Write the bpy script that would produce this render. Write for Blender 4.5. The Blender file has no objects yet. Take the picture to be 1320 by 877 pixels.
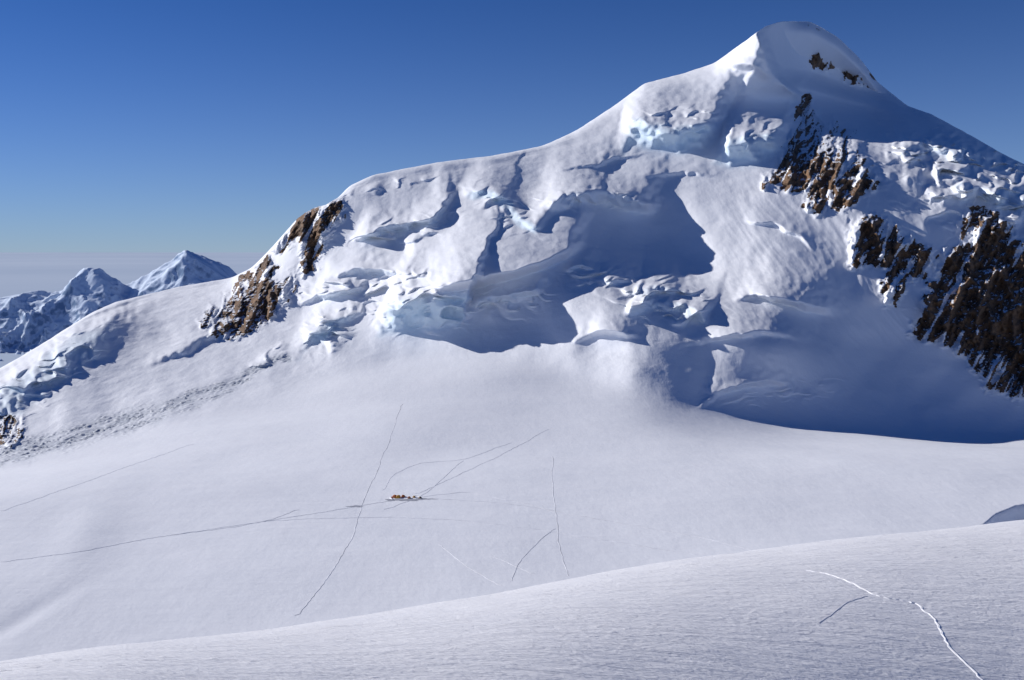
import bpy, math, numpy as np
from mathutils import Vector
# ------------------------------------------------------------ survey geometry
FPX=1268.0; HZ=322.0; CX=660.0; CY=438.5
TH=math.atan((CY-HZ)/FPX); ct,st=math.cos(TH),math.sin(TH)
def world(px,py,Y):
    a=(px-CX)/FPX; b=(CY-py)/FPX
    dy=ct+b*st
    return a*Y/dy, Y, Y*(-st+b*ct)/dy
def slope2py(s):
    b=(s*ct+st)/(ct-s*st)
    return CY-b*FPX
def project(x,y,z):
    f=y*ct-z*st; u=z*ct+y*st
    return CX+FPX*x/f, CY-FPX*u/f
# ------------------------------------------------------------ noise
def _perm(seed):
    r=np.random.default_rng(seed); p=r.permutation(1024).astype(np.int64)
    return np.concatenate([p,p])
def perlin(x,y,seed=0):
    p=_perm(seed); ang=np.random.default_rng(seed+99).random(1024)*6.28318
    gx=np.cos(ang).astype(np.float32); gy=np.sin(ang).astype(np.float32)
    xi=np.floor(x).astype(np.int64); yi=np.floor(y).astype(np.int64)
    xf=(x-xi).astype(np.float32); yf=(y-yi).astype(np.float32)
    u=xf*xf*xf*(xf*(xf*6-15)+10); v=yf*yf*yf*(yf*(yf*6-15)+10)
    X0=xi&1023; X1=(xi+1)&1023; Y0=yi&1023; Y1=(yi+1)&1023
    def g(X,Y_,dx,dy):
        h=p[p[X]+Y_]; return gx[h]*dx+gy[h]*dy
    n00=g(X0,Y0,xf,yf); n10=g(X1,Y0,xf-1,yf); n01=g(X0,Y1,xf,yf-1); n11=g(X1,Y1,xf-1,yf-1)
    a=n00+u*(n10-n00); b=n01+u*(n11-n01)
    return (a+v*(b-a))*1.5
def fbm(x,y,octv=5,seed=0,gain=0.5):
    s=0;A=1;t=0
    for o in range(octv):
        s=s+A*perlin(x*2**o+17.3*o,y*2**o-9.1*o,seed+o); t+=A; A*=gain
    return s/t
def ridged(x,y,octv=5,seed=0,gain=0.55):
    s=0;A=1;t=0
    for o in range(octv):
        n=1-np.abs(perlin(x*2**o+3.7*o,y*2**o+5.1*o,seed+o))*1.6
        s=s+A*n*n; t+=A; A*=gain
    return s/t
def worley(x,y,seed=0):
    p=_perm(seed); r=np.random.default_rng(seed+5); jx=r.random(1024);jy=r.random(1024);jv=r.random(1024)
    xi=np.floor(x).astype(np.int64); yi=np.floor(y).astype(np.int64)
    f1=np.full(x.shape,9.0);val=np.zeros(x.shape)
    for i in(-1,0,1):
        for j in(-1,0,1):
            X=xi+i;Yc=yi+j;h=p[p[X&1023]+(Yc&1023)]
            dx=X+jx[h]-x; dy=Yc+jy[h]-y; d=np.sqrt(dx*dx+dy*dy)
            c=d<f1
            val=np.where(c,jv[h],val); f1=np.where(c,d,f1)
    return f1,val
def sst(e0,e1,x):
    t=np.clip((x-e0)/(e1-e0),0,1); return t*t*(3-2*t)
def gsm(a,sig):
    if sig<=0: return a
    k=int(sig*3)+1; g=np.exp(-0.5*(np.arange(-k,k+1)/sig)**2); g/=g.sum()
    return np.convolve(np.pad(a,k,mode='edge'),g,mode='valid')
# ------------------------------------------------------------ main terrain loft
U=np.linspace(-420,1760,1400); du=U[1]-U[0]
def row(pts,sig=22,ysig=26):
    p=np.array(pts,float)
    return gsm(np.interp(U,p[:,0],p[:,1]),sig/du), gsm(np.interp(U,p[:,0],p[:,2]),max(sig,ysig)/du)
R=[]
R.append(row([(-420,1180,330),(1760,1180,330)]))
R.append(row([(-420,905,455),(0,900,460),(600,905,460),(1760,905,455)],60))
R.append(row([(-420,770,575),(0,765,585),(600,760,600),(1760,755,600)],60))
R.append(row([(-420,690,720),(0,645,790),(500,641,800),(1760,641,790)],60))
R.append(row([(-420,660,850),(0,612,930),(200,590,980),(500,560,1040),(900,580,980),(1760,600,960)],50))
R.append(row([(-420,650,950),(0,592,1060),(100,575,1100),(250,535,1200),(400,490,1380),(520,455,1480),(640,452,1450),(760,482,1350),(820,504,1270),(870,522,1250),(930,535,1265),(1000,545,1295),(1100,552,1340),(1200,558,1380),(1320,562,1420),(1760,570,1450)],26))
R.append(row([(-420,600,1150),(0,520,1300),(100,480,1400),(200,450,1550),(300,425,1660),(400,400,1680),(520,380,1620),(640,375,1590),(760,400,1510),(830,415,1440),(950,430,1440),(1050,445,1470),(1200,465,1520),(1320,480,1565),(1760,490,1560)]))
R.append(row([(-420,588,1220),(0,497,1400),(100,442,1550),(200,402,1750),(300,390,1800),(345,362,1800),(400,335,1820),(460,305,1830),(560,302,1780),(640,300,1760),(760,310,1750),(850,320,1730),(950,330,1690),(1100,350,1660),(1320,380,1680),(1760,400,1650)]))
R.append(row([(-420,578,1280),(0,485,1460),(100,422,1650),(200,385,1850),(300,371,1930),(345,340,1860),(400,295,1890),(460,258,1920),(560,248,1920),(640,242,1940),(760,235,2000),(850,205,2080),(950,200,2060),(1100,205,2010),(1200,250,1880),(1320,285,1840),(1760,320,1750)],12))
R.append(row([(-420,572,1310),(0,479,1490),(100,416,1690),(200,380,1890),(300,364,1990),(345,330,1900),(400,276,1930),(460,240,1965),(560,224,2000),(640,213,2050),(760,182,2190),(850,135,2300),(950,112,2400),(985,110,2460),(1010,112,2570),(1040,116,2660),(1080,127,2740),(1120,138,2730),(1170,154,2520),(1230,190,2220),(1320,235,2060),(1760,290,1900)],10,10))
crest=row([(-420,565,1340),(-100,520,1450),(0,475,1520),(30,458,1580),(60,440,1640),(120,402,1760),(150,389,1850),(230,370,1980),(300,358,2050),(325,345,1980),(345,325,1940),(385,280,1960),(405,268,1970),(430,262,1980),(450,240,2000),(480,226,2010),(560,210,2060),(640,200,2110),(700,188,2180),(740,170,2260),(790,138,2400),(830,108,2460),(880,95,2510),(920,82,2540),(955,57,2530),(985,35,2520),(1005,28,2560),(1045,28,2720),(1080,48,2830),(1110,77,2880),(1130,105,2890),(1170,137,2800),(1200,147,2640),(1250,174,2450),(1290,197,2330),(1320,212,2250),(1450,240,2150),(1760,270,2050)],4,8)
R.append(crest)
_,_,zc=world(U,crest[0],crest[1])
def behind(dY,z): return slope2py(z/(crest[1]+dY)),crest[1]+dY
R.append(behind(120,zc-60)); R.append(behind(500,zc-330)); R.append(behind(1500,np.full_like(zc,-1000)))
seg=[20,60,70,55,60,170,130,110,100,110,14,12,10]
P=np.array([r[0] for r in R]); YY=np.array([r[1] for r in R])
SHARP=sst(985,1005,U)*(1-sst(1150,1180,U))
def herm(A):
    d=A[1:]-A[:-1]; m=np.zeros_like(A)
    pr=d[1:]*d[:-1]; m[1:-1]=np.where(pr>0,2*pr/(d[1:]+d[:-1]+1e-9*np.sign(d[1:]+d[:-1]+1e-12)),0)
    m[0]=d[0];m[-1]=d[-1]; out=[];
    for i,n in enumerate(seg):
        t=(np.arange(n)/n)[:,None]; m1=m[i+1]
        if i==9: m1=m1*(1-SHARP)+d[9]*SHARP
        out.append((2*t**3-3*t**2+1)*A[i]+(t**3-2*t**2+t)*m[i]+(-2*t**3+3*t**2)*A[i+1]+(t**3-t**2)*m1)
    out.append(A[-1:]); return np.concatenate(out)
V=herm(P); Y=herm(YY); NU=len(U); NV=V.shape[0]
UU=np.broadcast_to(U,V.shape).copy()
T=np.concatenate([i+np.arange(n)/n for i,n in enumerate(seg)]+[[len(seg)]])[:,None]*np.ones((1,NU))
vis=1-sst(10.0,10.6,T)
face=sst(4.6,5.5,T)*vis
# ------------------------------------------------------------ shape features (metres toward the valley)
D=np.zeros_like(V)
W1=perlin(UU/26,V/26,11); W2=perlin(UU/9,V/9,12); W3=perlin(UU/60,V/60,13); W4=perlin(UU/55,V/40,14)
def bump(cx,cy,rx,ry,A,ang=0,px=2.0):
    a=math.radians(ang);dx=UU-cx;dy=V-cy
    p=(dx*math.cos(a)+dy*math.sin(a))/rx;q=(-dx*math.sin(a)+dy*math.cos(a))/ry
    return A*np.exp(-(p*p+q*q)**(px/2))
def scarp(pts,A,w,L,jit=4,sl=None,sr=None):
    p=np.array(pts,float); line=gsm(np.interp(U,p[:,0],p[:,1]),6/du); nrm=np.sqrt(1+np.gradient(line,U)**2)
    up=(line[None,:]+jit*W1+jit*.45*W2-V)/nrm[None,:]; ln=p[-1,0]-p[0,0]; sl=sl or ln*.45; sr=sr or ln*.45
    Ux=UU+8*W1+3*W2+.35*(V-line[None,:])
    win=sst(p[0,0]-4,p[0,0]-4+sl,Ux)*(1-sst(p[-1,0]+4-sr,p[-1,0]+4,Ux))
    prof=sst(-w/2,w/2,up)*np.exp(-np.clip(up-w/2,0,None)/L)
    return A*prof*win*vis, np.exp(-(up/(w*.55))**4)*win*vis
ICE=np.zeros_like(V)
def S(pts,A,w,L,ice=1.0,**k):
    global D,ICE
    d,m=scarp(pts,A,w,L,**k); D+=d; ICE=np.maximum(ICE,m*ice)
def SX(pts,A,w,L,jit=4,soft=12):     # drop towards the right
    global D
    p=np.array(pts,float); u0=np.interp(V,p[:,1],p[:,0])+jit*W1+jit*.5*W2
    lf=u0-UU
    win=sst(p[0,1]-soft,p[0,1]+soft,V)*(1-sst(p[-1,1]-soft,p[-1,1]+soft,V))
    D+=A*sst(-w/2,w/2,lf)*np.exp(-np.clip(lf-w/2,0,None)/L)*win*vis
# tongue + serac wall
S([(488,412),(505,410),(545,405),(602,398)],80,44,60,jit=3,sl=24,sr=9)
S([(530,380),(600,368),(660,356),(710,340),(755,315)],66,14,70,jit=2,ice=.2,sl=60,sr=32)
S([(606,392),(640,386),(680,378),(705,372)],30,10,18,ice=.5,sl=20,sr=20)
D+=bump(620,335,110,36,58,-10)
D-=bump(655,408,40,24,16,-15)
# crest-line seracs
S([(452,312),(480,300),(520,292),(560,284),(580,262)],40,9,20,ice=.6,sl=30,sr=18)
S([(592,256),(632,246),(655,266),(672,288),(702,302)],20,12,15,ice=.9,sl=26,sr=20)
S([(500,320),(540,308),(576,298)],18,7,14,ice=.3)
S([(408,366),(450,352),(510,350),(548,360)],38,9,26,ice=.5)
S([(376,400),(400,388),(440,378),(485,372)],34,9,24,ice=.6)
S([(372,468),(400,440),(430,420),(474,402)],34,18,26,ice=.9)
D-=bump(545,300,40,12,12,-15)
# central bulge and hollow
S([(672,304),(700,282),(730,258),(765,252),(800,260),(842,275)],62,18,34,ice=.45,jit=3,sl=60,sr=28)
D+=bump(745,268,70,36,30,-10)
D-=bump(866,335,90,52,86,30)
D-=bump(800,318,50,26,16,30)
D+=bump(765,385,80,36,56,10)
D-=bump(785,452,46,15,18,5)
D+=bump(650,475,170,38,16,-6)
S([(806,404),(850,392),(885,402),(915,415)],46,16,22,ice=.6,sl=14,sr=14)
S([(812,382),(850,370),(880,382)],36,11,18,ice=.5)
S([(760,370),(790,360),(822,366)],30,8,18,ice=.5)
S([(722,352),(745,344),(772,350)],24,7,14,ice=.4)
# hump ribs at right
D+=bump(800,455,140,46,38,22)
D+=bump(960,425,90,34,40,15)
D-=bump(1130,470,95,55,70,22)
S([(935,388),(980,382),(1030,394),(1085,408)],56,11,36,ice=.3,jit=3)
S([(895,530),(930,508),(975,494),(1020,496)],34,8,26,ice=.4,jit=3,sl=60)
S([(870,446),(930,436),(990,430),(1050,442)],28,8,30,ice=.2,jit=3)
S([(740,440),(780,428),(830,436)],24,9,26,ice=.1,jit=3)
D+=bump(1010,462,90,34,34,10)
# upper seracs
S([(790,190),(815,165),(830,174),(860,182),(900,176),(930,170)],80,34,34,jit=5,sl=40,sr=26)
S([(922,192),(950,198),(990,190),(1020,176)],80,38,36,jit=5,sl=20,sr=26)
S([(1100,220),(1140,196),(1190,190),(1250,200),(1320,215),(1400,220)],50,22,30,jit=9,ice=.6)
S([(1190,280),(1230,262),(1260,250),(1330,262),(1400,270)],46,20,30,jit=9,ice=.6)
S([(950,285),(990,288),(1030,305),(1062,335)],14,5,20,ice=.2,jit=3)
S([(820,225),(850,228),(900,222),(935,232)],12,6,24,ice=.2,jit=4)
S([(715,222),(760,216),(800,204),(838,200)],14,6,20,ice=.2,jit=4)
# summit pyramid
SX([(978,25),(988,62),(1006,100),(1030,122)],100,16,60,jit=2,soft=12)
D+=bump(968,75,30,40,30)
D-=110*sst(988,1040,UU)*(1-sst(112,150,V))*sst(9.0,9.3,T)
S([(905,88),(940,80),(975,92),(1000,112)],30,12,26,ice=.2,jit=3)
# left glacier ice front
S([(-60,560),(0,520),(40,500),(80,470),(110,452),(140,440),(185,428)],64,44,30,jit=6,sl=60,sr=75,ice=.7)
S([(185,470),(220,462),(260,440),(305,428)],26,11,26,ice=.4)
D+=bump(400,300,60,60,30)
D+=face*(W3*9+W1*2.2)
fl=sst(880,980,UU)*(1-sst(420,470,V))*sst(215,260,V)
D+=fl*face*ridged((UU-.62*V)/22+W3*.5,(V+.6*UU)/150,3,131)*2.2
# icefall steps
sm=np.zeros_like(V)
for (cx,cy,rx,ry,ang,a) in [(545,398,62,26,0,.75),(655,390,50,20,-10,.5),(415,430,40,24,-40,.8),(650,268,44,20,35,.5),(760,258,80,12,0,.4),(858,388,60,26,15,.85),(770,360,50,16,0,.5),(875,158,54,20,0,.4),(970,172,46,22,0,.5),(1210,210,110,34,10,.9),(1290,240,95,54,0,.9),(520,294,70,12,-12,.6),(55,485,90,30,-35,.6),(350,460,40,10,-30,.4),(465,368,90,14,-8,.6),(1000,505,80,14,-5,.25),(500,240,60,8,-10,.25)]:
    sm=np.maximum(sm,bump(cx,cy,rx,ry,a,ang,3.0))
sm*=vis
def saw(h,wx,amp,seed,A,e=.25):
    n=fbm(UU/wx,V/(wx*.7),2,seed)
    ph=-(V+.15*UU)/h+amp*n; fr=ph-np.floor(ph)
    mod=sst(-.2,.3,perlin(UU/(wx*.7)+np.floor(ph)*7.7,V/wx,seed+9))
    c=sst(0,e,fr); return A*c*(1-fr)*mod/(1-e*.5), c*(1-sst(e,e+.15,fr))*mod
s1,i1=saw(30,60,1.6,21,50,.18); s2,i2=saw(13,26,1.4,31,19,.2)
D+=sm*(s1+s2+fbm(UU/16,V/13,3,41)*7)
ICE=np.maximum(ICE,sm*np.clip(i1*.8+i2*.35,0,1))
D*=1-.75*sst(9.35,10,T)*(1-sst(940,975,UU))
# ------------------------------------------------------------ rock masks
def sdpoly(poly):
    p=np.array(poly,float); n=len(p); d=np.full(V.shape,1e9); ins=np.zeros(V.shape,bool)
    for i in range(n):
        a=p[i-1];b=p[i];e=b-a
        wx=UU-a[0];wy=V-a[1];t=np.clip((wx*e[0]+wy*e[1])/(e@e),0,1)
        d=np.minimum(d,(wx-e[0]*t)**2+(wy-e[1]*t)**2)
        c=((a[1]>V)!=(b[1]>V))&(UU<(b[0]-a[0])*(V-a[1])/(b[1]-a[1]+1e-12)+a[0]); ins^=c
    return np.where(ins,1,-1)*np.sqrt(d)
polys=[[(260,418),(300,372),(345,328),(354,345),(348,370),(368,368),(384,348),(370,388),(342,412),(312,434),(272,432)],
[(350,322),(370,295),(385,278),(410,262),(437,260),(441,278),(420,300),(404,345),(392,356),(396,320),(380,312),(360,325)],
[(1040,122),(1060,150),(1095,170),(1100,190),(1128,235),(1110,258),(1060,274),(1038,266),(1048,240),(1010,250),(1012,232),(986,238),(1005,205),(1015,170),(1030,135)],
[(1098,288),(1130,278),(1165,305),(1202,325),(1195,352),(1168,360),(1154,395),(1138,385),(1145,345),(1095,338)],
[(1250,268),(1285,275),(1310,310),(1380,300),(1460,330),(1480,470),(1400,530),(1320,508),(1280,502),(1245,458),(1215,442),(1178,432),(1198,380),(1210,330),(1240,315)],
[(1042,34),(1060,40),(1074,86),(1052,82),(1041,58)],
[(1078,66),(1100,78),(1120,108),(1088,100)],[(1112,74),(1140,104),(1122,102)],
[(-40,545),(0,540),(30,540),(26,562),(-30,590)]]
rk=np.full(V.shape,-999.0)
for q in polys: rk=np.maximum(rk,sdpoly(q))
dn=(UU+V*0.55); dn2=(UU-V*.5)
Rn=fbm(UU/20,V/20,6,51,.6)
snowp=fbm(dn/15,dn2/60,4,71)
edge=rk+2+Rn*17
holes=sst(.14,.34,snowp+.12*(1-np.clip(rk/22,0,1)))*(1-.7*(V<115))
ROCK=sst(-1.5,1.5,edge-holes*40)*vis
rm=sst(-8,8,edge)*vis
rr=ridged(UU/30+W2*.15,V/62+UU/90,6,81,.5)
rr2=ridged((UU+.4*V)/11,V/26,4,85,.55)
D+=rm*((rr-.5)*44+12)+ROCK*((rr2-.5)*15+fbm(UU/5,V/8,3,91,.6)*5)
# ------------------------------------------------------------ apply
Y2=Y-D*vis*np.clip(Y/1700,.7,1.4)
X,_,Z=world(UU,V,Y2)
arc=Y2+Z
bas=(1-face)
Z+=bas*vis*(fbm(X/300,Y2/230,2,101)*5.0+fbm(X/60,Y2/40,3,102)*.4)
Z+=face*(fbm(X/34,arc/50,4,103)*1.3)*(1-.5*rm)
Z+=vis*ROCK*fbm(X/12,arc/12,3,104)*2
# avalanche debris strip
dp=np.array([(-60,612),(0,590),(100,560),(200,532),(290,500),(360,462)],float)
v0=np.interp(UU,dp[:,0],dp[:,1]); hw=np.interp(UU,[-60,0,150,300,370],[15,12,16,10,4])
deb=np.exp(-(np.abs(V-v0+W1*5)/hw)**4)*(UU<375)*(UU>-200)
_,vd=worley(X/3.6,arc/3.6,111)
deb*=.45+.55*sst(-.5,.2,perlin(UU/60,(V+UU*.28)/7,112))
Z+=deb*((vd**4)*2.0+fbm(X/3.4,arc/3.4,3,113)*.6-.8)
# crevasse at right edge of basin
cp=np.array([(1268,676),(1285,662),(1310,652),(1340,648),(1420,652)],float)
cv=np.interp(UU,cp[:,0],cp[:,1]); cw=sst(1262,1285,UU)*(1-sst(1400,1450,UU))
Z-=cw*14*sst(-1.5,1.5,V-cv)*(1-sst(30,60,V-cv))
ICE=np.maximum(ICE,cw*.5*sst(-3,1,V-cv)*(1-sst(4,24,V-cv)))
Z+=bump(30,795,80,10,-1.0,-28)+bump(110,690,60,30,1.5,-50)
PX,PY=project(X,Y2,Z)

def attr(me,name,a):
    at=me.attributes.new(name,'FLOAT','POINT'); at.data.foreach_set('value',np.ascontiguousarray(a,dtype=np.float32).ravel())
def grid_mesh(name,X,Y,Z,attrs,mat):
    nv,nu=X.shape
    idx=np.arange(nv*nu).reshape(nv,nu)
    q=np.stack([idx[:-1,:-1],idx[:-1,1:],idx[1:,1:],idx[1:,:-1]],-1).reshape(-1,4)
    co=np.stack([X,Y+0*X,Z],-1).reshape(-1,3)
    me=bpy.data.meshes.new(name)
    me.vertices.add(len(co)); me.vertices.foreach_set('co',co.astype(np.float32).ravel())
    me.loops.add(q.size); me.loops.foreach_set('vertex_index',q.astype(np.int32).ravel())
    me.polygons.add(len(q)); me.polygons.foreach_set('loop_start',(np.arange(len(q))*4).astype(np.int32))
    me.polygons.foreach_set('loop_total',np.full(len(q),4,np.int32))
    me.update(calc_edges=True); me.shade_smooth()
    for k,a in attrs.items(): attr(me,k,a)
    ob=bpy.data.objects.new(name,me); bpy.context.scene.collection.objects.link(ob); me.materials.append(mat)
    return ob
# ------------------------------------------------------------ materials
class NT:
    def __init__(s,name):
        s.m=bpy.data.materials.new(name); s.m.use_nodes=True; s.n=s.m.node_tree.nodes; s.l=s.m.node_tree.links
        s.b=s.n['Principled BSDF']; s.tc=s.n.new('ShaderNodeTexCoord')
    def noise(s,scale,detail=5,rough=.55,stretch=None,rot=None):
        n=s.n.new('ShaderNodeTexNoise'); n.inputs['Scale'].default_value=scale; n.inputs['Detail'].default_value=detail; n.inputs['Roughness'].default_value=rough
        mp=s.n.new('ShaderNodeMapping'); s.l.new(s.tc.outputs['Object'],mp.inputs[0])
        if stretch: mp.inputs['Scale'].default_value=stretch
        if rot: mp.inputs['Rotation'].default_value=rot
        s.l.new(mp.outputs[0],n.inputs['Vector']); return n.outputs['Fac']
    def attr(s,name):
        a=s.n.new('ShaderNodeAttribute'); a.attribute_name=name; return a.outputs['Fac']
    def math(s,op,a,b=None,c=None):
        n=s.n.new('ShaderNodeMath'); n.operation=op
        for i,v in enumerate((a,b,c)):
            if v is None: continue
            if hasattr(v,'links'): s.l.new(v,n.inputs[i])
            else: n.inputs[i].default_value=v
        return n.outputs[0]
    def ramp(s,f,e0,e1,c0=(0,0,0,1),c1=(1,1,1,1)):
        r=s.n.new('ShaderNodeValToRGB'); r.color_ramp.elements[0].position=e0; r.color_ramp.elements[1].position=e1
        r.color_ramp.elements[0].color=c0; r.color_ramp.elements[1].color=c1; s.l.new(f,r.inputs[0]); return r.outputs[0]
    def mix(s,f,a,b):
        n=s.n.new('ShaderNodeMix'); n.data_type='RGBA'
        if hasattr(f,'links'): s.l.new(f,n.inputs[0])
        else: n.inputs[0].default_value=f
        for v,i in((a,6),(b,7)):
            if hasattr(v,'links'): s.l.new(v,n.inputs[i])
            else: n.inputs[i].default_value=v
        return n.outputs[2]
    def bump(s,h,dist,strength=1,prev=None):
        n=s.n.new('ShaderNodeBump'); n.inputs['Distance'].default_value=dist
        if hasattr(strength,'links'): s.l.new(strength,n.inputs['Strength'])
        else: n.inputs['Strength'].default_value=strength
        s.l.new(h,n.inputs['Height'])
        if prev is not None: s.l.new(prev,n.inputs['Normal'])
        return n.outputs[0]
SNOW=(.85,.87,.905,1)
def mountain_mat():
    s=NT('snow_and_rock')
    n1=s.noise(.02,6,.6); n2=s.noise(.25,6,.6); n3=s.noise(.09,4,.6,stretch=(1,.35,.35),rot=(0,0,.5)); n4=s.noise(.07,5,.65,stretch=(.25,1.6,1),rot=(0,0,-.2))
    snow=s.mix(s.ramp(n1,.35,.7),(.82,.845,.885,1),SNOW)
    ice=s.mix(s.ramp(s.attr('ice'),.2,1.0),snow,(.66,.78,.87,1))
    deb=s.mix(s.math('MULTIPLY',s.attr('debris'),s.ramp(n2,.25,.55)),ice,(.46,.50,.56,1))
    r1=s.noise(.035,8,.62,stretch=(1,1,.5)); r2=s.noise(.35,8,.65)
    rock=s.mix(s.ramp(r1,.36,.60),(.075,.052,.04,1),(.28,.17,.10,1))
    rock=s.mix(s.ramp(r2,.5,.72),rock,(.38,.26,.17,1))
    geo=s.n.new('ShaderNodeNewGeometry'); sx=s.n.new('ShaderNodeSeparateXYZ'); s.l.new(geo.outputs['Normal'],sx.inputs[0])
    led=s.math('GREATER_THAN',s.math('ADD',sx.outputs['Z'],s.math('MULTIPLY',r2,.35)),1.08)
    rf=s.ramp(s.math('ADD',s.attr('rock'),s.math('MULTIPLY',s.math('SUBTRACT',r2,.5),.8)),.46,.54)
    rf=s.math('MULTIPLY',rf,s.math('SUBTRACT',1.0,led))
    s.l.new(s.mix(rf,deb,rock),s.b.inputs['Base Color'])
    s.b.inputs['Roughness'].default_value=.7; s.b.inputs['Specular IOR Level'].default_value=.2
    fa=s.attr('face')
    b=s.bump(n3,1.4,s.math('MULTIPLY_ADD',fa,.25,.2)); b=s.bump(n4,1.2,s.math('MULTIPLY_ADD',fa,-.25,.5),b); b=s.bump(n2,.4,s.math('MULTIPLY_ADD',fa,.3,.4),b)
    h=s.math('MULTIPLY',s.math('ADD',r1,r2),rf); b=s.bump(h,5,1,b)
    s.l.new(b,s.b.inputs['Normal']); return s.m
def fore_mat():
    s=NT('foreground_snow')
    n1=s.noise(.05,5); n2=s.noise(.3,6,.6,stretch=(.3,1.9,1),rot=(0,0,-.45)); n3=s.noise(2.5,5,.6,stretch=(.45,1.4,1),rot=(0,0,-.45))
    s.l.new(s.mix(s.ramp(n1,.3,.7),(.855,.865,.89,1),(.885,.89,.905,1)),s.b.inputs['Base Color'])
    s.b.inputs['Roughness'].default_value=.65; s.b.inputs['Specular IOR Level'].default_value=.25
    b=s.bump(s.ramp(n2,.35,.7),.3,.8); b=s.bump(n3,.22,1,b); s.l.new(b,s.b.inputs['Normal']); return s.m
MM=mountain_mat(); FM=fore_mat()
mtn=grid_mesh('snowy_mountain',X,Y2,Z,{'ice':ICE*vis,'rock':ROCK,'debris':deb,'face':face},MM)
# ------------------------------------------------------------ foreground slope
uf=np.linspace(-500,1800,1000); ep=np.array([(-500,905),(0,852),(150,832),(300,815),(480,792),(640,765),(780,738),(900,719),(1000,706),(1100,694),(1200,684),(1320,671),(1800,640)],float)
eY=gsm(np.interp(uf,[-500,0,660,1320,1800],[90,105,165,250,290]),12)
epy=gsm(np.interp(uf,ep[:,0],ep[:,1]),10)
tt=np.concatenate([np.linspace(.12,.4,60)[:-1],np.linspace(.4,1,480),np.linspace(1,3.2,160)[1:]])[:,None]
Yf=tt*eY[None,:]; a=(uf-CX)/FPX
_,_,ze=world(uf,epy,1.0)
Zf=ze*Yf-.0017*(165/eY)*(Yf-eY)**2
Xf=a[None,:]*Yf*1.0/(ct+(CY-epy)/FPX*st)
ca,sa=math.cos(.45),math.sin(.45); p1=Xf*ca+Yf*sa; p2=-Xf*sa+Yf*ca
Zf+=fbm(Xf/45,Yf/30,3,201)*.5+fbm(p1/9,p2/2.2,4,202)*.06+sst(.25,.6,fbm(p1/3.2,p2/.8,3,203))*.08*sst(-.1,.3,perlin(Xf/25,Yf/14,204))
fore=grid_mesh('foreground_snow_slope',Xf,Yf,Zf,{},FM)
PFX,PFY=project(Xf,Yf,Zf)
# ------------------------------------------------------------ tracks
def sample(px,py,grid):
    if grid=='m':
        c=int(np.clip(round((px-U[0])/du),0,NU-1)); rows=slice(20,420)
        py_,x_,y_,z_=PY[rows,c],X[rows,c],Y2[rows,c],Z[rows,c]
    else:
        c=int(np.argmin(np.abs(PFX[400,:]-px))); rows=slice(40,540)
        py_,x_,y_,z_=PFY[rows,c],Xf[rows,c],Yf[rows,c],Zf[rows,c]
    o=np.argsort(py_); return Vector((np.interp(py,py_[o],x_[o]),np.interp(py,py_[o],y_[o]),np.interp(py,py_[o],z_[o])))
def track(name,pts,w,grid,mat,h=.03,step=4,wob=1.0,off=.10,base=-5):
    p=np.array(pts,float); L=np.concatenate([[0],np.cumsum(np.hypot(*(p[1:]-p[:-1]).T))])
    n=max(6,int(L[-1]/step)); s=np.linspace(0,L[-1],n)
    qx=gsm(np.interp(s,L,p[:,0]),2)+wob*perlin(s/22,s*0,len(pts)*7)+2.2*wob*perlin(s/70,s*0,len(pts)*3); qy=gsm(np.interp(s,L,p[:,1]),2)+.6*wob*perlin(s/15,s*0+3,5)
    qx[0],qx[-1]=p[0,0],p[-1,0]
    pos=[sample(x,y,grid) for x,y in zip(qx,qy)]
    vs=[];fs=[]
    prof=[(-2.2,base),(-.7,.8),(-.25,0),(.25,0),(.7,.8),(2.2,base)]
    for i,c in enumerate(pos):
        t=(pos[min(i+1,n-1)]-pos[max(i-1,0)]); t.z=0; t.normalize(); sd=Vector((t.y,-t.x,0))
        ww=w*(1+.25*math.sin(i*1.7)+.15*math.sin(i*.6))
        for (o,hh) in prof: vs.append(c+sd*o*ww+Vector((0,0,hh*h+off)))
    for i in range(n-1):
        for j in range(5): a_=i*6+j; fs.append((a_,a_+1,a_+7,a_+6))
    me=bpy.data.meshes.new(name); me.from_pydata(vs,[],fs); me.materials.append(mat)
    ob=bpy.data.objects.new(name,me); bpy.context.scene.collection.objects.link(ob); return ob
def simple(name,col,rough=.7,scale=1.0,var=.8):
    s=NT(name); c2=tuple(c*var for c in col[:3])+(1,)
    s.l.new(s.mix(s.ramp(s.noise(scale,4),.35,.65),c2,col),s.b.inputs['Base Color']); s.b.inputs['Roughness'].default_value=rough; return s.m
TM=simple('packed_snow',(.82,.84,.88,1),.7,.05,.66); TF=simple('churned_snow',(.90,.91,.93,1),.7,.3,.86)
for pts,w in [([(519,518),(505,560),(485,610),(468,645),(455,690),(425,745),(380,796)],.24),
 ([(708,552),(640,590),(575,620),(535,638)],.25),([(598,592),(575,612),(545,640),(495,658)],.22),
 ([(712,585),(712,620),(716,655),(720,700),(733,746)],.2),([(716,680),(690,700),(665,730),(660,752)],.17),
 ([(0,725),(100,712),(200,693),(300,680),(360,668),(385,656)],.14),([(220,690),(330,674),(420,660),(500,646),(560,643),(640,648),(700,656),(800,675),(900,692),(975,711)],.17),
 ([(330,673),(400,669),(500,667),(600,671),(700,684),(800,700),(900,716)],.16),([(565,700),(600,730),(648,757)],.14),
 ([(660,570),(600,593),(540,597),(505,612),(493,635)],.14),([(0,660),(100,625),(250,572)],.05),([(632,716),(690,742)],.1),([(540,641),(600,634),(690,652),(716,662)],.1)]:
    track('ski_track',pts,w,'m',TM)
track('footprint_track',[(1040,735),(1075,742),(1100,752),(1130,768),(1185,778),(1212,800),(1225,830),(1250,855),(1285,885)],.10,'f',TF,h=.03,step=3,off=.05,base=-3)
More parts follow.
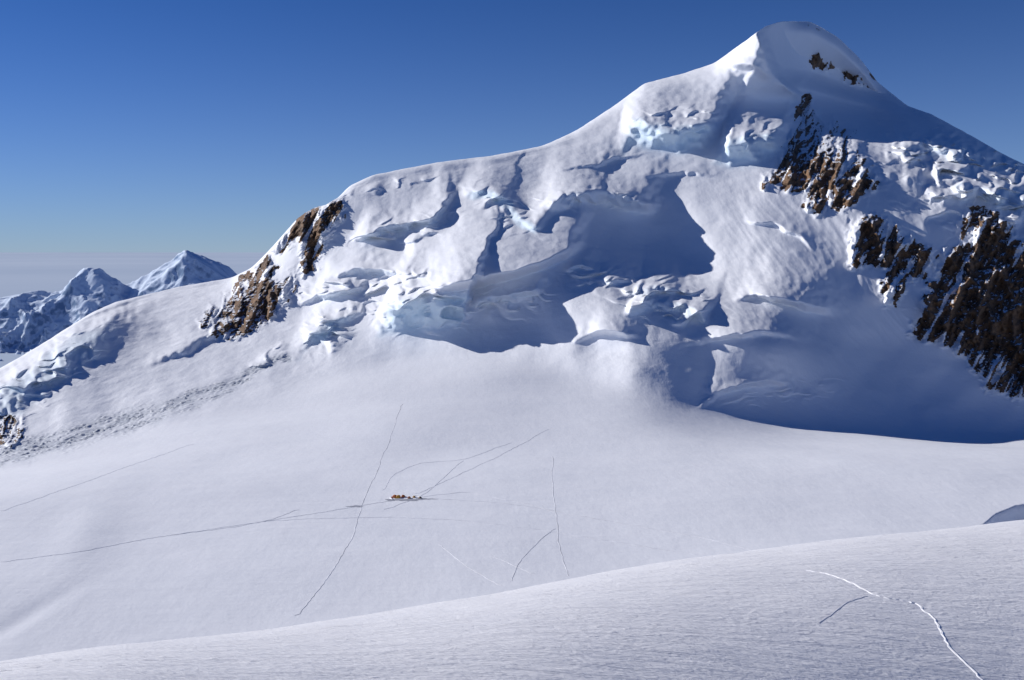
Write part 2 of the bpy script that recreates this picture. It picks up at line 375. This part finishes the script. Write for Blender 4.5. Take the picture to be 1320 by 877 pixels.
track('footprint_track',[(1120,768),(1090,779),(1058,805)],.04,'f',TF,h=.02,step=3,off=.03,base=-3)
# ------------------------------------------------------------ camp
def tent(px,py,w,h,col,rot):
    c=sample(px,py,'m'); vs=[];fs=[]; n=24;m=8
    for i in range(m+1):
        ph=i/m*math.pi/2
        for k in range(n):
            t=2*math.pi*k/n; r=math.cos(ph)**.8; q=1+.10*math.cos(4*t)
            vs.append((w*.5*r*q*math.cos(t)*1.2,w*.5*r*q*math.sin(t),h*math.sin(ph)**.9))
    for i in range(m):
        for k in range(n): fs.append((i*n+k,i*n+(k+1)%n,(i+1)*n+(k+1)%n,(i+1)*n+k))
    nf=len(fs); b=len(vs)
    for (x,y,z) in [(w*.5,-w*.35,0),(w*.95,0,0),(w*.5,w*.35,0),(w*.42,0,h*.85),(w*.3,-w*.3,h*.5),(w*.3,w*.3,h*.5)]: vs.append((x,y,z))
    fs+=[(b,b+1,b+3),(b+1,b+2,b+3),(b,b+3,b+4),(b+2,b+5,b+3)]
    me=bpy.data.meshes.new('tent'); me.from_pydata(vs,[],fs)
    me.materials.append(simple('tent_fabric',col,.6,2,.85)); me.materials.append(simple('tent_door',(.06,.05,.05,1)))
    me.polygons[nf].material_index=1
    ob=bpy.data.objects.new('tent',me); ob.location=c; ob.rotation_euler=(0,0,rot); bpy.context.scene.collection.objects.link(ob)
OR=(.55,.15,.03,1);YE=(.65,.32,.04,1)
for a in [(508,641.5,3.2,2.3,OR,.3),(514,642,3.5,2.4,YE,-2.6),(519.5,641,2.9,1.9,OR,.8),(527,642.5,2.6,1.6,(.3,.11,.05,1),-1),(534,641.5,2.4,1.5,(.4,.22,.06,1),2),(541,642.5,2.2,1.3,(.2,.14,.09,1),0)]: tent(*a)
def patch(px,py,rx,ry,mat):
    vs=[sample(px,py,'m')];n=26
    for k in range(n):
        t=2*math.pi*k/n; r=1+.35*math.sin(3*t+px)+.2*math.sin(7*t)
        vs.append(sample(px+rx*r*math.cos(t),py+ry*r*math.sin(t),'m'))
    vs=[v+Vector((0,0,.12)) for v in vs]
    me=bpy.data.meshes.new('trampled_snow'); me.from_pydata(vs,[],[(0,1+k,1+(k+1)%n) for k in range(n)]); me.materials.append(mat)
    ob=bpy.data.objects.new('trampled_snow',me); bpy.context.scene.collection.objects.link(ob)
PM=simple('trampled',(.40,.42,.48,1),.8,.6,.7)
for q in [(458,653,9,1.0),(505,645,8,1.0),(525,644.5,22,1.3),(548,643.5,12,.9)]: patch(*q,PM)
def snow_wall(px,py,R,a0,a1):
    c=sample(px,py,'m'); vs=[];fs=[];n=14
    for k in range(n):
        t=a0+(a1-a0)*k/(n-1); h=.7+.2*math.sin(k*2.3)
        for r,z in((R,-.3),(R+.05,h),(R+.55,h),(R+.6,-.3)): vs.append((c.x+r*math.cos(t),c.y+r*math.sin(t),c.z+z))
    for k in range(n-1):
        for j in range(3): b=k*4+j; fs.append((b,b+1,b+5,b+4))
    me=bpy.data.meshes.new('snow_wall'); me.from_pydata(vs,[],fs); me.materials.append(TF)
    ob=bpy.data.objects.new('snow_wall',me); bpy.context.scene.collection.objects.link(ob)
snow_wall(512,642,5,2.2,4.0); snow_wall(533,642,4.5,-.2,1.6)
# ------------------------------------------------------------ distant range
def dist_range(prof,Y0,sd,amp,zb,u0,u1):
    u=np.linspace(u0,u1,620); p=np.array(prof,float); cp=gsm(np.interp(u,p[:,0],p[:,1]),3)
    t=np.linspace(0,1.5,300)[:,None]; Yd=Y0*(.78+.22*t)
    _,_,zc=world(u,cp,Y0)
    k=np.where(t<=1,t**1.15,1-(t-1)*2.0); Zd=zb+(zc-zb)*k
    Xd=((u-CX)/FPX)[None,:]*Yd/ct
    Zd=Zd+amp*(ridged(Xd/1700+.3*fbm(Xd/900,Yd/900,2,5),Yd/1700,7,sd)-.62)*np.clip(1.1-np.abs(t-.5)*1.6,.14,1)
    return Xd,Yd,Zd
def dist_mat():
    s=NT('distant_snow_rock_hazed'); n=s.noise(.004,8,.65); geo=s.n.new('ShaderNodeNewGeometry'); sx=s.n.new('ShaderNodeSeparateXYZ'); s.l.new(geo.outputs['Normal'],sx.inputs[0])
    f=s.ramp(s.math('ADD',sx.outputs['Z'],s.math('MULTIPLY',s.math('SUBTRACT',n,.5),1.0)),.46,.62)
    s.l.new(s.mix(f,(.19,.28,.43,1),(.66,.76,.90,1)),s.b.inputs['Base Color']); s.b.inputs['Roughness'].default_value=.9; s.b.inputs['Specular IOR Level'].default_value=.05  # blue aerial haze painted into both the rock and the snow colour
    return s.m
DM=dist_mat()
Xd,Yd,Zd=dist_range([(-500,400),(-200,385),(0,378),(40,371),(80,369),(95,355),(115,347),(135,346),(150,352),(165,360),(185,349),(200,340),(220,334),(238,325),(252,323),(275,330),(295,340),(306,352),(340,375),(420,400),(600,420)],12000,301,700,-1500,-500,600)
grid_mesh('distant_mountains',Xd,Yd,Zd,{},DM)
# ------------------------------------------------------------ cloud sea to the horizon
s=NT('cloud_sea'); n=s.noise(.00003,5,.5)
s.l.new(s.mix(s.ramp(n,.3,.75),(.44,.53,.65,1),(.56,.64,.74,1)),s.b.inputs['Base Color']); s.b.inputs['Roughness'].default_value=1; s.b.inputs['Specular IOR Level'].default_value=0
xs=np.linspace(-400000,400000,120); ys=np.concatenate([np.linspace(-60000,60000,100),np.linspace(66000,400000,60)])
XX,YC=np.meshgrid(xs,ys); ZC=-1150+0*XX
grid_mesh('cloud_sea',XX,YC,ZC,{},s.m)
# ------------------------------------------------------------ light, sky, camera
EL=math.radians(25); PH=math.radians(20)
sd=Vector((-math.cos(PH)*math.cos(EL),math.sin(PH)*math.cos(EL),math.sin(EL)))
L=bpy.data.lights.new('sun','SUN'); L.energy=5.0; L.angle=math.radians(.5); L.color=(1,.96,.93)
lo=bpy.data.objects.new('sun',L); lo.rotation_euler=sd.to_track_quat('Z','Y').to_euler(); bpy.context.scene.collection.objects.link(lo)
w=bpy.data.worlds.new('World'); bpy.context.scene.world=w; w.use_nodes=True; nt=w.node_tree
bg=nt.nodes['Background']; sk=nt.nodes.new('ShaderNodeTexSky'); sk.sky_type='NISHITA'; sk.sun_disc=False
sk.sun_elevation=EL; sk.sun_rotation=math.atan2(sd.x,sd.y); sk.altitude=4000; sk.air_density=.9; sk.dust_density=.5; sk.ozone_density=3.5
mx=nt.nodes.new('ShaderNodeMix'); mx.data_type='RGBA'; mx.blend_type='MULTIPLY'; mx.inputs[0].default_value=1; mx.inputs[7].default_value=(.17,.58,1.14,1)
BG=.07
nt.links.new(sk.outputs[0],mx.inputs[6])
# pale haze layer hugging the horizon (by elevation of the sky direction)
tc=nt.nodes.new('ShaderNodeTexCoord'); sp=nt.nodes.new('ShaderNodeSeparateXYZ'); nt.links.new(tc.outputs['Generated'],sp.inputs[0])
m1=nt.nodes.new('ShaderNodeMath'); m1.operation='MULTIPLY'; m1.inputs[1].default_value=-11; nt.links.new(sp.outputs['Z'],m1.inputs[0])
m2=nt.nodes.new('ShaderNodeMath'); m2.operation='EXPONENT'; nt.links.new(m1.outputs[0],m2.inputs[0])
m3=nt.nodes.new('ShaderNodeMath'); m3.operation='MULTIPLY'; m3.inputs[1].default_value=.95; m3.use_clamp=True; nt.links.new(m2.outputs[0],m3.inputs[0])
hz=nt.nodes.new('ShaderNodeMix'); hz.data_type='RGBA'; nt.links.new(m3.outputs[0],hz.inputs[0]); nt.links.new(mx.outputs[2],hz.inputs[6]); hz.inputs[7].default_value=(.32/BG,.43/BG,.55/BG,1)
nt.links.new(hz.outputs[2],bg.inputs['Color']); bg.inputs['Strength'].default_value=BG
cam=bpy.data.cameras.new('camera'); co=bpy.data.objects.new('camera',cam); bpy.context.scene.collection.objects.link(co)
cam.sensor_width=36; cam.lens=36*FPX/1320; cam.clip_start=1; cam.clip_end=900000
co.rotation_euler=(math.pi/2-TH,0,0); bpy.context.scene.camera=co
sc=bpy.context.scene; sc.view_settings.view_transform='Standard'; sc.view_settings.look='None'; sc.view_settings.exposure=0
